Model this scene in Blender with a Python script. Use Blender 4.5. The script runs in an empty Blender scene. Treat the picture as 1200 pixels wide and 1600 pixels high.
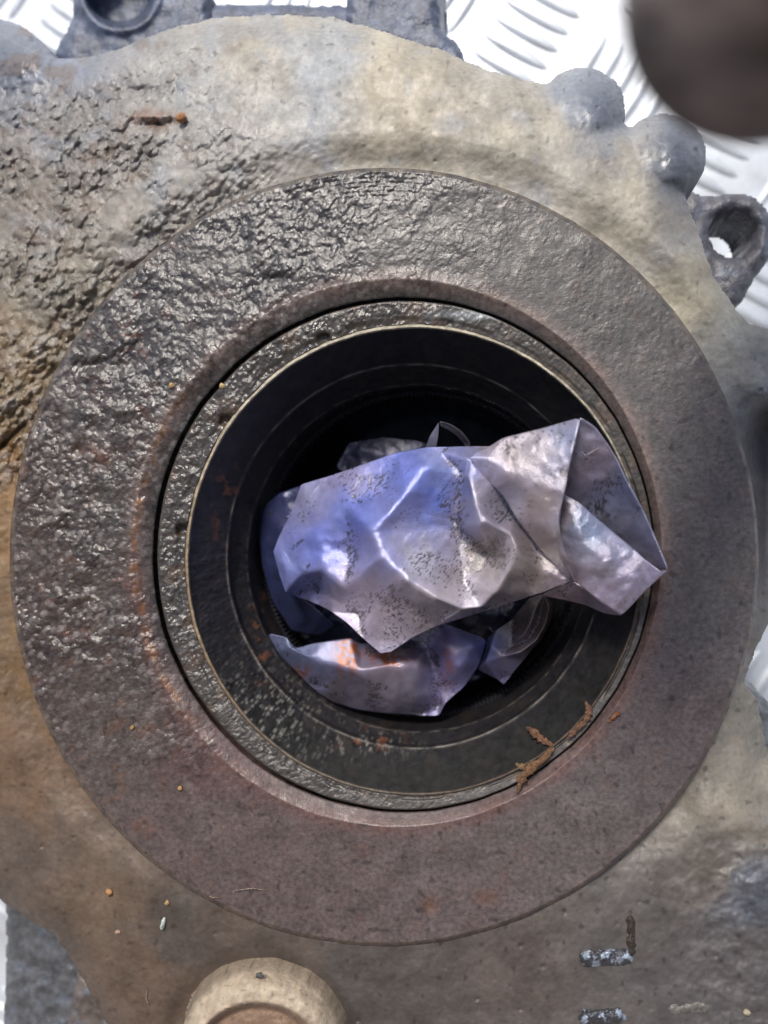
import bpy, math, random
import numpy as np
from mathutils import Matrix, Vector, geometry

# ------------------------------------------------------------------ camera, light, exposure
S = 0.00015            # metres per design unit (one unit = one photo pixel on the machined face, z = 0)
F = 1155.0             # focal length in the same units
TH = math.radians(7.0)
sc = bpy.context.scene
CAM = np.array([math.sin(TH) * F, 0.0, math.cos(TH) * F])
RM = np.array([[math.cos(TH), 0, math.sin(TH)], [0, 1, 0], [-math.sin(TH), 0, math.cos(TH)]])
cd = bpy.data.cameras.new('camera'); cam = bpy.data.objects.new('camera', cd)
sc.collection.objects.link(cam); sc.camera = cam
cam.location = Vector(CAM * S); cam.rotation_euler = (0, TH, 0)
cd.sensor_fit = 'VERTICAL'; cd.sensor_height = 36.0; cd.lens = 36.0 * F / 1600.0
cd.clip_start = 0.005; cd.clip_end = 50.0
cd.dof.use_dof = True; cd.dof.focus_distance = F * S * 1.02; cd.dof.aperture_fstop = 8.5

w = bpy.data.worlds.new('World'); sc.world = w; w.use_nodes = True
nt = w.node_tree; bg = nt.nodes['Background']
sky = nt.nodes.new('ShaderNodeTexSky'); sky.sky_type = 'NISHITA'; sky.sun_disc = False
SUN_EL, SUN_AZ = math.radians(52), math.radians(-12)     # azimuth from +Y towards +X
sky.sun_elevation = SUN_EL; sky.sun_rotation = SUN_AZ
sky.air_density = 1.0; sky.dust_density = 3.0; sky.ozone_density = 1.0
nt.links.new(sky.outputs[0], bg.inputs[0]); bg.inputs[1].default_value = 0.11
sd_ = bpy.data.lights.new('sun', 'SUN'); sun = bpy.data.objects.new('sun', sd_); sc.collection.objects.link(sun)
sd_.energy = 2.4; sd_.angle = math.radians(12); sd_.color = (1.0, 0.95, 0.87)
_d = Vector((math.cos(SUN_EL) * math.sin(SUN_AZ), math.cos(SUN_EL) * math.cos(SUN_AZ), math.sin(SUN_EL)))
sun.rotation_euler = _d.to_track_quat('Z', 'Y').to_euler(); sun.location = _d * 2
sc.view_settings.view_transform = 'Standard'; sc.view_settings.look = 'None'
sc.view_settings.exposure = 0.24; sc.view_settings.gamma = 1.0

# ------------------------------------------------------------------ helpers
def P(px, py, h):
    px, py, h = np.broadcast_arrays(np.asarray(px, float), np.asarray(py, float), np.asarray(h, float))
    d = np.stack([(px - 600) / F, -(py - 800) / F, -np.ones_like(px)], -1) @ RM.T
    t = (h - CAM[2]) / d[..., 2]
    return (CAM + d * t[..., None]) * S

_rng = np.random.RandomState(7)
_ga = _rng.rand(256, 256) * 2 * np.pi
_gx, _gy = np.cos(_ga), np.sin(_ga)
def pn(x, y, seed=0):
    x = np.asarray(x, float) + seed * 17.31; y = np.asarray(y, float) + seed * 9.73
    ix = np.floor(x).astype(int); iy = np.floor(y).astype(int); fx = x - ix; fy = y - iy
    u = fx * fx * fx * (fx * (fx * 6 - 15) + 10); v = fy * fy * fy * (fy * (fy * 6 - 15) + 10)
    def g(a, b):
        i, j = (ix + a) & 255, (iy + b) & 255
        return _gx[i, j] * (fx - a) + _gy[i, j] * (fy - b)
    return 1.5 * ((g(0, 0) * (1 - u) + g(1, 0) * u) * (1 - v) + (g(0, 1) * (1 - u) + g(1, 1) * u) * v)
def fbm(x, y, sc_, octv=4, seed=0, gain=0.5):
    r = 0; a = 1.0; f = 1.0 / sc_
    for i in range(octv):
        r = r + a * pn(x * f, y * f, seed + i * 3); a *= gain; f *= 2.03
    return r
def sstep(a, b, x):
    t = np.clip((x - a) / (b - a), 0, 1); return t * t * (3 - 2 * t)
def aniso(x, y, deg=52, k=1.7):
    a = math.radians(deg); u = x * math.cos(a) - y * math.sin(a); v = x * math.sin(a) + y * math.cos(a)
    return u / k, v
def grains(x, y, s, seed=0, lo=0.0):
    """rounded granular crust, 0..1"""
    n = pn(x / s, y / s, seed) + 0.5 * pn(x / s * 2.1, y / s * 2.1, seed + 5)
    return np.clip(n - lo, 0, 1)
_ja, _jb, _jc = _rng.rand(256, 256), _rng.rand(256, 256), _rng.rand(256, 256)
def grit(x, y, s, seed=0, fill=0.8):
    """rounded loose grains of uneven size: returns (height 0..1, random value of the grain)"""
    x = np.asarray(x, float) / s + seed * 13.7; y = np.asarray(y, float) / s + seed * 7.9
    ix = np.floor(x).astype(int); iy = np.floor(y).astype(int)
    best = np.zeros(x.shape); rv = np.zeros(x.shape)
    for a in (-1, 0, 1):
        for b in (-1, 0, 1):
            i, j = (ix + a) & 255, (iy + b) & 255
            cx = ix + a + .15 + .7 * _ja[i, j]; cy = iy + b + .15 + .7 * _jb[i, j]; rr = .35 + .5 * _jc[i, j]
            hh = np.sqrt(np.clip(1 - ((x - cx) ** 2 + (y - cy) ** 2) / rr ** 2, 0, 1)) * (.4 + .6 * _jc[i, j]) * (_jc[j, i] < fill)
            k = hh > best; best = np.where(k, hh, best); rv = np.where(k, _ja[j, i], rv)
    return best, rv
def idw(px, py, anchors, p=3.0):
    num = 0; den = 0
    for a in anchors:
        wgt = 1.0 / ((px - a[0]) ** 2 + (py - a[1]) ** 2 + 400) ** (p / 2)
        num = num + wgt[..., None] * np.array(a[2]); den = den + wgt
    return num / den[..., None]
def gauss(px, py, cx, cy, sx, sy=None):
    sy = sy or sx
    return np.exp(-((px - cx) / sx) ** 2 - ((py - cy) / sy) ** 2)
def polysd(px, py, poly):
    """signed distance to polygon, negative inside"""
    poly = np.array(poly, float); n = len(poly)
    d = np.full(px.shape, 1e9); inside = np.zeros(px.shape, bool)
    for i in range(n):
        a = poly[i]; b = poly[(i + 1) % n]; e = b - a
        wx, wy = px - a[0], py - a[1]
        t = np.clip((wx * e[0] + wy * e[1]) / (e @ e), 0, 1)
        d = np.minimum(d, (wx - t * e[0]) ** 2 + (wy - t * e[1]) ** 2)
        c = (a[1] > py) != (b[1] > py)
        if e[1] != 0:
            inside ^= c & (px < (b[0] - a[0]) * (py - a[1]) / e[1] + a[0])
    return np.where(inside, -1, 1) * np.sqrt(d)
def smin(a, b, k):
    h = np.clip(0.5 + 0.5 * (b - a) / k, 0, 1); return b * (1 - h) + a * h - k * h * (1 - h)

def mesh_obj(name, co, faces, mat, parent=None, attrs=None, col=None, smooth=True):
    """co (n,3) metres in world; faces (m,3|4) int array"""
    me = bpy.data.meshes.new(name)
    off = np.array(parent['_o']) if parent is not None else np.zeros(3)
    co = np.asarray(co, float) - off
    faces = np.asarray(faces, np.int32)
    n, k = faces.shape
    me.vertices.add(len(co)); me.vertices.foreach_set('co', co.astype(np.float32).ravel())
    me.loops.add(n * k); me.loops.foreach_set('vertex_index', faces.ravel())
    me.polygons.add(n); me.polygons.foreach_set('loop_start', np.arange(0, n * k, k, dtype=np.int32))
    me.polygons.foreach_set('use_smooth', np.full(n, smooth))
    me.update(calc_edges=True)
    if col is not None:
        a = me.attributes.new('Col', 'FLOAT_COLOR', 'POINT')
        c4 = np.ones((len(co), 4), np.float32); c4[:, :3] = np.clip(col, 0, 1); a.data.foreach_set('color', c4.ravel())
    for kx, v in (attrs or {}).items():
        a = me.attributes.new(kx, 'FLOAT', 'POINT'); a.data.foreach_set('value', np.asarray(v, np.float32).ravel())
    me.materials.append(mat)
    o = bpy.data.objects.new(name, me); sc.collection.objects.link(o)
    if parent is not None:
        o.parent = bpy.data.objects[parent['_n']]
    return o
def thing(name, label, cat, loc, group=None):
    o = bpy.data.objects.new(name, None); sc.collection.objects.link(o)
    o.location = Vector(loc); o['label'] = label; o['category'] = cat; o.empty_display_size = 0.01
    if group: o['group'] = group
    return {'_o': tuple(loc), '_n': o.name}
def sub(o, parent):   # sub-part handle: o is a part object whose own origin equals its thing's origin
    return {'_o': parent['_o'], '_n': o.name}
def tag(o, label, cat, group=None):
    o['label'] = label; o['category'] = cat
    if group: o['group'] = group
    return o

# ---- materials
def grime_mat(name, rough=(0.35, 0.6), bump=0.5, bscale=1.0, coat=0.0, metallic=0.0, spec=0.5, flat=None, fine=8.0, cvar=0.35, bd=1.0, stretch=None, vor=0.35):
    m = bpy.data.materials.new(name); m.use_nodes = True
    N = m.node_tree.nodes; L = m.node_tree.links; b = N['Principled BSDF']
    geo = N.new('ShaderNodeNewGeometry')
    mp = N.new('ShaderNodeVectorMath'); mp.operation = 'SCALE'; mp.inputs['Scale'].default_value = 1.0 / (S * 100)
    L.new(geo.outputs['Position'], mp.inputs[0])
    V = mp.outputs[0]
    if stretch:
        mm = N.new('ShaderNodeMapping'); mm.inputs['Rotation'].default_value = (0, 0, math.radians(-stretch)); mm.inputs['Scale'].default_value = (0.5, 1, 1)
        L.new(V, mm.inputs[0]); V = mm.outputs[0]
    def noise(scale, det=3.0, r=0.55):
        n = N.new('ShaderNodeTexNoise'); n.inputs['Scale'].default_value = scale; n.inputs['Detail'].default_value = det
        n.inputs['Roughness'].default_value = r; L.new(V, n.inputs['Vector']); return n.outputs[0]
    if flat is None:
        at = N.new('ShaderNodeAttribute'); at.attribute_name = 'Col'; csrc = at.outputs['Color']
    else:
        rg = N.new('ShaderNodeRGB'); rg.outputs[0].default_value = (*flat, 1); csrc = rg.outputs[0]
    n1 = noise(fine, 4.0)
    mr = N.new('ShaderNodeMapRange'); mr.inputs[1].default_value = 0.3; mr.inputs[2].default_value = 0.7
    mr.inputs[3].default_value = 1 - cvar; mr.inputs[4].default_value = 1 + cvar
    L.new(n1, mr.inputs[0])
    mx = N.new('ShaderNodeVectorMath'); mx.operation = 'SCALE'; L.new(csrc, mx.inputs[0]); L.new(mr.outputs[0], mx.inputs['Scale'])
    L.new(mx.outputs[0], b.inputs['Base Color'])
    n2 = noise(fine * 0.4, 3.0)
    rr = N.new('ShaderNodeMapRange'); rr.inputs[1].default_value = 0.35; rr.inputs[2].default_value = 0.65
    rr.inputs[3].default_value = rough[0]; rr.inputs[4].default_value = rough[1]
    L.new(n2, rr.inputs[0])
    wt = N.new('ShaderNodeAttribute'); wt.attribute_name = 'wet'
    ms = N.new('ShaderNodeMath'); ms.operation = 'MULTIPLY_ADD'; ms.inputs[1].default_value = -0.42; ms.use_clamp = True
    L.new(wt.outputs['Fac'], ms.inputs[0]); L.new(rr.outputs[0], ms.inputs[2]); L.new(ms.outputs[0], b.inputs['Roughness'])
    # granular bump
    vo = N.new('ShaderNodeTexVoronoi'); vo.feature = 'SMOOTH_F1'; vo.inputs['Scale'].default_value = 16 * bscale; vo.inputs['Smoothness'].default_value = 0.5
    L.new(V, vo.inputs['Vector'])
    n3 = noise(30 * bscale, 3.0, 0.6)
    vs_ = N.new('ShaderNodeMath'); vs_.operation = 'MULTIPLY'; vs_.inputs[1].default_value = vor; L.new(vo.outputs['Distance'], vs_.inputs[0])
    ad = N.new('ShaderNodeMath'); ad.operation = 'SUBTRACT'; L.new(n3, ad.inputs[0]); L.new(vs_.outputs[0], ad.inputs[1])
    am = N.new('ShaderNodeAttribute'); am.attribute_name = 'bmp'
    bp = N.new('ShaderNodeBump'); bp.inputs['Distance'].default_value = 4 * S * bd; bp.inputs['Strength'].default_value = bump
    if flat is None:
        mu = N.new('ShaderNodeMath'); mu.operation = 'MULTIPLY'; L.new(ad.outputs[0], mu.inputs[0]); L.new(am.outputs['Fac'], mu.inputs[1]); L.new(mu.outputs[0], bp.inputs['Height'])
    else:
        L.new(ad.outputs[0], bp.inputs['Height'])
    L.new(bp.outputs[0], b.inputs['Normal'])
    b.inputs['Metallic'].default_value = metallic
    b.inputs['Specular IOR Level'].default_value = spec
    b.inputs['Coat Weight'].default_value = coat; b.inputs['Coat Roughness'].default_value = 0.16
    L.new(bp.outputs[0], b.inputs['Coat Normal'])
    return m

M_cast = grime_mat('oily_cast_iron', (0.5, 0.8), 0.6, 1.1, 0.0, spec=0.8, cvar=.16, fine=12)
M_boss = grime_mat('crusted_machined_iron', (0.42, 0.66), 0.45, 1.0, 0.1, fine=14, spec=.7)
M_bore = grime_mat('dark_oiled_steel', (0.34, 0.55), 0.3, 1.6, 0.0, spec=0.3)
M_lip = grime_mat('tan_rubber_lip', (0.4, 0.6), 0.3, 2.0)
M_flange = grime_mat('blue_grey_greasy_iron', (0.28, 0.5), 0.45, 0.8, 0.25)
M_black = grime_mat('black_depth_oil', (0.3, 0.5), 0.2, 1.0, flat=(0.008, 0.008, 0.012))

# ------------------------------------------------------------------ base: treadplate floor
PLH = -950.0
def plate():
    m = bpy.data.materials.new('bright_aluminium'); m.use_nodes = True
    N = m.node_tree.nodes; L = m.node_tree.links; b = N['Principled BSDF']
    b.inputs['Base Color'].default_value = (0.86, 0.87, 0.88, 1); b.inputs['Metallic'].default_value = 0.25
    b.inputs['Roughness'].default_value = 0.42
    geo = N.new('ShaderNodeNewGeometry'); n = N.new('ShaderNodeTexNoise'); n.inputs['Scale'].default_value = 90; n.inputs['Detail'].default_value = 5
    L.new(geo.outputs['Position'], n.inputs['Vector'])
    cr = N.new('ShaderNodeValToRGB'); cr.color_ramp.elements[0].position = 0.3; cr.color_ramp.elements[0].color = (0.55, 0.58, 0.62, 1)
    cr.color_ramp.elements[1].position = 0.6; cr.color_ramp.elements[1].color = (0.72, 0.77, 0.83, 1)
    L.new(n.outputs[0], cr.inputs[0]); L.new(cr.outputs[0], b.inputs['Base Color'])
    z = PLH * S
    e = 4.0
    o = mesh_obj('treadplate_floor', [(-e, -e, z), (e, -e, z), (e, e, z), (-e, e, z)], [(0, 1, 2, 3)], m, smooth=False)
    o['kind'] = 'structure'
    # one raised tread bar: lens-shaped, ridged
    L_, W_, H_ = 108 * S, 19 * S, 11 * S
    vs = []; fs = []; n = 12
    for i in range(n + 1):
        t = i / n * 2 - 1; ww = W_ * (1 - t * t) ** 0.5; hh = H_ * (1 - t * t) ** 0.5
        for k, (a, c) in enumerate(((-1, 0), (-0.55, 0.8), (0, 1), (0.55, 0.8), (1, 0))):
            vs.append((t * L_, a * ww, c * hh))
    for i in range(n):
        for k in range(4):
            a = i * 5 + k; fs.append((a, a + 5, a + 6, a + 1))
    me = bpy.data.meshes.new('tread_bar'); me.from_pydata(vs, [], fs); me.materials.append(m)
    for p_ in me.polygons: p_.use_smooth = True
    # quintets, alternating direction
    cell = 300 * S; a0 = math.radians(-33)
    ca, sa = math.cos(a0), math.sin(a0); cnt = 0; pts = []
    for i in range(-9, 10):
        for j in range(-9, 10):
            u, v = i * cell, j * cell
            for q in range(-2, 3):
                off = q * 54 * S
                if (i + j) % 2: lu, lv, ang = u + off, v, a0 + math.pi / 2
                else: lu, lv, ang = u, v + off, a0
                x = lu * ca - lv * sa + 0.02; y = lu * sa + lv * ca
                pts.append((x, y, ang))
    def inview(x, y):
        c = (np.array([x, y, z]) / S - CAM) @ RM; return (600 - F * c[0] / c[2], 800 + F * c[1] / c[2])
    vis = []
    for x, y, a in pts:
        px, py = inview(x, y)
        mgn = 60
        if -mgn < px < 1200 + mgn and -mgn < py < 1600 + mgn and (py < 240 or px > 1000 and py < 620 or px > 1120 or (px < 60 and py > 1380)): vis.append((x, y, a))
    rest = [p_ for p_ in pts if p_ not in vis]
    for x, y, a in vis:
        ob = bpy.data.objects.new('tread_bar', me); sc.collection.objects.link(ob); ob.parent = o
        ob.location = (x, y, z); ob.rotation_euler = (0, 0, a)
    V2 = np.array(vs); allv = []; allf = []
    for kx, (x, y, a) in enumerate(rest):
        c, s_ = math.cos(a), math.sin(a)
        q = np.stack([V2[:, 0] * c - V2[:, 1] * s_ + x, V2[:, 0] * s_ + V2[:, 1] * c + y, V2[:, 2] + z], 1)
        allv.append(q); allf.append(np.array(fs) + kx * len(vs))
    r = mesh_obj('tread_pattern', np.concatenate(allv), np.concatenate(allf), m); r.parent = o; r['kind'] = 'stuff'
plate()

def wall():  # unseen wall, added to block the low sky and deepen the shading
    bv = []; bf = []
    vs = []; fs = []
    def box(x0, x1, y0, y1, z0, z1):
        i = len(vs)
        vs.extend([(x0, y0, z0), (x1, y0, z0), (x1, y1, z0), (x0, y1, z0), (x0, y0, z1), (x1, y0, z1), (x1, y1, z1), (x0, y1, z1)])
        fs.extend([(i, i + 3, i + 2, i + 1), (i + 4, i + 5, i + 6, i + 7), (i, i + 1, i + 5, i + 4), (i + 2, i + 3, i + 7, i + 6), (i + 1, i + 2, i + 6, i + 5), (i + 3, i, i + 4, i + 7)])
    z = PLH * S; box(-2.5, 2.5, -1.15, -0.95, z, z + 2.4)
    for k in range(12): box(-2.5, 2.5, -0.95, -0.94, z + .01 + k * .2, z + .19 + k * .2)
    o = mesh_obj('sky_block_wall', vs, fs, grime_mat('sky_block_dark', (.7, .9), .3, .05, flat=(.11, .085, .065)), smooth=False)
    o['kind'] = 'structure'
wall()
# ------------------------------------------------------------------ gear housing
HB = P(620, 870, 0) + np.array([0, 0, PLH * S]); HB[2] = PLH * S
H = thing('gear_housing', 'greasy cast iron gear housing with a crusted round boss and open oil-sealed bore', 'gear housing', tuple(HB))

def field(name, x0, x1, y0, y1, step, sdf, hf, mat, parent, colf, bmpf=None, hbot=-600, wall=26, skip=None, wetf=None):
    nx = int((x1 - x0) / step) + 1; ny = int((y1 - y0) / step) + 1
    X, Y = np.meshgrid(np.linspace(x0, x1, nx), np.linspace(y0, y1, ny))
    sd = sdf(X, Y)
    h = hf(X, Y, sd)
    t = np.clip(sd / wall, 0, 1); drop = np.where(sd > 0, (h - hbot) * t, 0)
    keep = sd < wall + step * 1.5
    if skip is not None: keep &= ~skip(X, Y)
    idx = np.arange(nx * ny).reshape(ny, nx)
    q = np.stack([idx[1:, :-1], idx[1:, 1:], idx[:-1, 1:], idx[:-1, :-1]], -1).reshape(-1, 4)
    k = keep.ravel()[q].all(1); q = q[k]
    used = np.unique(q); remap = np.full(nx * ny, -1, np.int64); remap[used] = np.arange(len(used)); q = remap[q]
    x, y, hh = X.ravel()[used], Y.ravel()[used], h.ravel()[used]
    co = P(x, y, hh); co[:, 2] -= drop.ravel()[used] * S
    col = colf(x, y, sd.ravel()[used])
    bm_ = bmpf(x, y) if bmpf else np.ones_like(x)
    return mesh_obj(name, co, q, mat, parent, {'bmp': bm_, 'wet': wetf(x, y) if wetf else np.zeros_like(x)}, col)

RC = (600, 870.5, 585, 608)
def ring_d(x, y):
    r = np.sqrt(((x - RC[0]) / RC[2]) ** 2 + ((y - RC[1]) / RC[3]) ** 2); return (r - 1) * 597

BODY = [(-300, -60), (-60, 10), (0, 28), (32, 38), (60, 60), (90, 92), (150, 86), (200, 70), (260, 45), (330, 28), (430, 21), (520, 27), (580, 42),
        (640, 62), (700, 82), (760, 108), (850, 132), (880, 150), (985, 200), (1040, 250), (1068, 300), (1090, 360), (1115, 430), (1150, 482), (1172, 506),
        (1230, 520), (1400, 540), (1400, 900), (1240, 900), (1178, 1020), (1164, 1066), (1185, 1095), (1200, 1180), (1260, 1200), (1400, 1230), (1400, 1800), (300, 1800), (190, 1640), (150, 1570), (118, 1510),
        (85, 1462), (40, 1436), (0, 1406), (-60, 1380), (-300, 1330)]
def body_sd(x, y):
    d = polysd(x, y, BODY)
    d = smin(d, np.hypot(x - 910, y - 172) - 68, 14)
    d = smin(d, np.hypot(x - 1038, y - 243) - 66, 14)
    return d + 2.0 * fbm(x, y, 30, 3, 4)
def crust_amp(x, y):
    a = sstep(470, 250, x) * sstep(950, 600, y) * (0.35 + 0.65 * sstep(60, 260, y))
    a = np.maximum(a, gauss(x, y, 280, 320, 150, 130))
    a = a * sstep(-1.0, 0.35, fbm(x, y, 130, 3, 11)) 
    return np.clip(a + 0.05, 0, 1)
def body_h(x, y, sd):
    d = ring_d(x, y)
    ang = np.arctan2(-(y - 870), x - 600)
    h = -40 + 15 * sstep(0, 62, d) - 0.10 * np.clip(d - 55, 0, 999) - 0.0007 * np.clip(d - 50, 0, 999) ** 2
    # bottom: the boss blends into the casing
    k = sstep(1250, 1420, y)
    h = h * (1 - k) + k * (-12 - 0.12 * np.clip(d, 0, 999) - 0.0004 * np.clip(d, 0, 999) ** 2)
    # the left flank sags
    h = h - 30 * sstep(400, 0, x) * sstep(900, 1500, y)
    # right-hand recess next to the boss
    h = h - 170 * sstep(1150, 1200, x) * sstep(610, 680, y) * sstep(1000, 900, y)
    h = h - 60 * sstep(1090, 1200, x) * sstep(1040, 1120, y) * sstep(1300, 1200, y)
    # local knobs
    h = h + 8 * gauss(x, y, 925, 178, 34) + 9 * gauss(x, y, 1050, 240, 36)
    h = h + 18 * gauss(x, y, 30, 95, 50, 40) + 14 * gauss(x, y, 1190, 1400, 40, 60) * 1.0
    h = h - (12 * gauss(x, y, 215, 142, 26, 8) + 11 * gauss(x, y + .12 * (x - 250) + 4 * fbm(x, x * 0, 16, 2, 37), 250, 193, 34, 6)) * (.75 + .6 * fbm(x, y, 12, 2, 38)) + 7 * gauss(x, y, 283, 184, 7, 7) + 8 * gauss(x, y, 240, 182, 34, 7)
    # bottom hollow round the plug boss
    dp = np.hypot(x - 405, (y - 1643))
    h = h - 16 * np.exp(-((dp - 134) / 22) ** 2)
    # crack at the left
    lx = y - (700 - 0.95 * (x - 0)); h = h - 14 * np.exp(-(lx / 5) ** 2) * sstep(50, 35, x)
    A = crust_amp(x, y); u, v = aniso(x, y, 50, 1.35)
    h = h + A * (4.5 * grains(u, v, 16, 2, -0.05) + 7 * fbm(x, y, 60, 3, 8) + 7.5 * grit(u, v, 11, 3)[0] + 3.5 * grit(u, v, 6.5, 5)[0])
    h = h + (1 - A) * (0.7 * fbm(x, y, 14, 3, 9) + 3.5 * fbm(x, y, 90, 2, 21))
    pit = np.clip(pn(x / 17, y / 17, 31) - 0.74, 0, 1) * sstep(0.2, 0.0, A); h = h - 25 * pit
    # lumpy lower right
    h = h + 7 * fbm(x, y, 38, 3, 40) * sstep(1000, 1150, x) * sstep(1250, 1380, y)
    # edge roll
    e = np.clip(1 + sd / 45, 0, 1); h = h - 42 * e ** 2.2
    return h
CA = [(600, 120, (.42, .37, .28)), (400, 60, (.40, .36, .29)), (800, 220, (.36, .33, .27)), (950, 350, (.34, .31, .25)), (1060, 480, (.33, .30, .23)),  # darker bottom anchors: partly oily dirt, partly shade put into the colour
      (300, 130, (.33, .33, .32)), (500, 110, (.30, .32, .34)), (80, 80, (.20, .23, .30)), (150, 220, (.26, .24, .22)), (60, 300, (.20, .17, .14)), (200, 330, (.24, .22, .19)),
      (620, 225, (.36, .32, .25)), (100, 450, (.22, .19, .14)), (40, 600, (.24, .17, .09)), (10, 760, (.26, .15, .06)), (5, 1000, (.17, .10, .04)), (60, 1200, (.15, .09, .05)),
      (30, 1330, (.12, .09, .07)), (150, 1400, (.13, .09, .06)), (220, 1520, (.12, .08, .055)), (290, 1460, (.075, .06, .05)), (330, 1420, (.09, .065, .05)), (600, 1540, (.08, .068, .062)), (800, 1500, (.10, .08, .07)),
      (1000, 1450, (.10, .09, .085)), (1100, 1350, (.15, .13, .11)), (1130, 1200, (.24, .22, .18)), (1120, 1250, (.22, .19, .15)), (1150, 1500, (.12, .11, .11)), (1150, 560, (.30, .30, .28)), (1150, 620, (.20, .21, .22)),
      (1190, 700, (.07, .065, .07)), (1190, 850, (.10, .095, .10)), (1040, 1520, (.11, .10, .10)), (1180, 1400, (.09, .10, .12)), (920, 170, (.22, .25, .31)), (1055, 240, (.17, .19, .23)), (1085, 290, (.12, .12, .14)), (850, 200, (.38, .35, .29)), (990, 280, (.35, .32, .26))]  # dark anchors at the right edge paint in the recess shade
def body_col(x, y, sd):
    jx = x + 28 * fbm(x, y, 70, 3, 50); jy = y + 28 * fbm(x, y, 70, 3, 54)
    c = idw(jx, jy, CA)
    n = fbm(x, y, 55, 4, 60)
    c = c * (1 + 0.28 * n)[:, None] * (1 - .28 * crust_amp(x, y))[:, None]
    bl = sstep(0.1, 0.7, fbm(x, y, 85, 4, 63)) * sstep(500, 250, y) * 0.38         # sky reflection on the greasy upper casing, painted in as bluish colour
    c = c * (1 - bl[:, None]) + bl[:, None] * np.array((.22, .26, .32))
    lb = np.clip(gauss(x, y, 935, 165, 42, 42) + gauss(x, y, 1060, 235, 48, 56) + gauss(x, y, 10, 90, 70, 60), 0, 1)[:, None] * .85
    c = c * (1 - lb) + lb * np.array((.10, .118, .16))
    br = sstep(0.15, 0.6, fbm(x, y, 45, 4, 66)) * sstep(500, 200, x) * sstep(1300, 900, y) * 0.6
    c = c * (1 - br[:, None]) + br[:, None] * np.array((.13, .085, .055))
    ru = np.clip(.95 * gauss(x, y, 240, 184, 34, 14) + 0.9 * gauss(x, y, 283, 185, 7), 0, 1) * (0.6 + 0.4 * sstep(-.2, .3, fbm(x, y, 12, 2, 68)))
    c = c * (1 - ru[:, None]) + ru[:, None] * np.array((.23, .12, .07))
    u, v = aniso(x, y, 50, 1.35); g_, gv = grit(u, v, 11, 3)
    k = (g_ * (gv > .55) * .5 * crust_amp(x, y))[:, None]; c = c * (1 - k) + k * np.array((.36, .34, .31))
    sp = sstep(0.55, 0.75, pn(x / 13, y / 13, 70)) * 0.7
    c = c * (1 - sp[:, None] * 0.6)
    return c
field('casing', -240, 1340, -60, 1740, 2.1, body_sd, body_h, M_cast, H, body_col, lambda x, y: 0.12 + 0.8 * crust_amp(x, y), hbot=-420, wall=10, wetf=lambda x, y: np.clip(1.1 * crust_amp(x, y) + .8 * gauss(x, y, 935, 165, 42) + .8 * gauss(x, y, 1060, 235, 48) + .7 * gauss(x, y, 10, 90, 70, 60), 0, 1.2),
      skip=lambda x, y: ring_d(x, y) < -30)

# lofted ring parts
def loft(name, loops, nth, mat, parent, colf, disp=None, bmpf=None, wetf=None, wob=.7):
    """loops: (cx, cy, rx, ry, h, n) ; n rows up to the next loop"""
    rows = []
    for a, b in zip(loops[:-1], loops[1:]):
        for i in range(a[5]):
            t = i / a[5]; rows.append([a[k] * (1 - t) + b[k] * t for k in range(5)])
    rows.append(list(loops[-1][:5])); R_ = np.array(rows)
    th = np.linspace(0, 2 * np.pi, nth, endpoint=False)
    X = R_[:, 0][:, None] + R_[:, 2][:, None] * np.cos(th); Y = R_[:, 1][:, None] - R_[:, 3][:, None] * np.sin(th)
    wx_, wy_ = fbm(X, Y, 50, 2, 801) + fbm(X, Y, 150, 2, 803), fbm(X, Y, 50, 2, 805) + fbm(X, Y, 150, 2, 807)
    X = X + wob * wx_; Y = Y + wob * wy_
    Hh = np.repeat(R_[:, 4][:, None], nth, 1)
    TT = np.repeat(np.linspace(0, 1, len(R_))[:, None], nth, 1); TH_ = np.repeat(th[None], len(R_), 0)
    if disp is not None: Hh = Hh + disp(X, Y, TT, TH_)
    nr = len(R_); idx = np.arange(nr * nth).reshape(nr, nth); nxt = np.roll(idx, -1, 1)
    q = np.stack([idx[:-1], nxt[:-1], nxt[1:], idx[1:]], -1).reshape(-1, 4)
    x, y = X.ravel(), Y.ravel()
    return mesh_obj(name, P(x, y, Hh.ravel()), q, mat, parent, {'bmp': bmpf(x, y) if bmpf else np.ones_like(x), 'wet': wetf(x, y) if wetf else np.zeros_like(x)}, colf(x, y, TT.ravel(), TH_.ravel()))

def boss_amp(x, y):
    a = 0.08 + 0.85 * sstep(800, 330, x + 0.35 * (y - 600)) * sstep(1330, 1080, y + .3 * (300 - x))
    a = a + 0.10 * sstep(800, 500, y)
    a = a * (0.55 + 0.45 * sstep(-0.6, 0.4, fbm(x, y, 120, 3, 80)))
    return np.clip(a, 0.05, 1.1)
def boss_disp(x, y, t, th):
    A = boss_amp(x, y); u, v = aniso(x, y, 48, 1.7)
    u, v = aniso(x, y, 48, 1.35)
    d = A * (1.7 * grit(u, v, 6.5, 12, .5)[0] + 1.0 * grit(u, v, 4.5, 16, .6)[0] + 1.3 * grains(u, v, 17, 13, 0.15) + 4.0 * fbm(x, y, 45, 3, 18)) + 1.5 * fbm(x, y, 130, 2, 19)
    d = d - 7 * gauss(x, y, 150, 570, 50, 9) - 8 * gauss(x, y, 121, 702, 9) - 6 * gauss(x, y, 430, 435, 22, 8) - 3 * gauss(x, y, 672, 1418, 12, 14)
    d = d - 6 * gauss(x, y, 210, 560, 20, 30) + 6 * gauss(x, y, 190, 640, 26, 12) 
    # faint turned arcs near the top edge
    r = ring_d(x, y); d = d + .5 * np.sin(r * 0.9) * gauss(x, y, 560, 290, 120, 25)
    return d * sstep(1.0, 0.9, t) * (1 - 0.4 * sstep(.9, 1, t))
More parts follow.
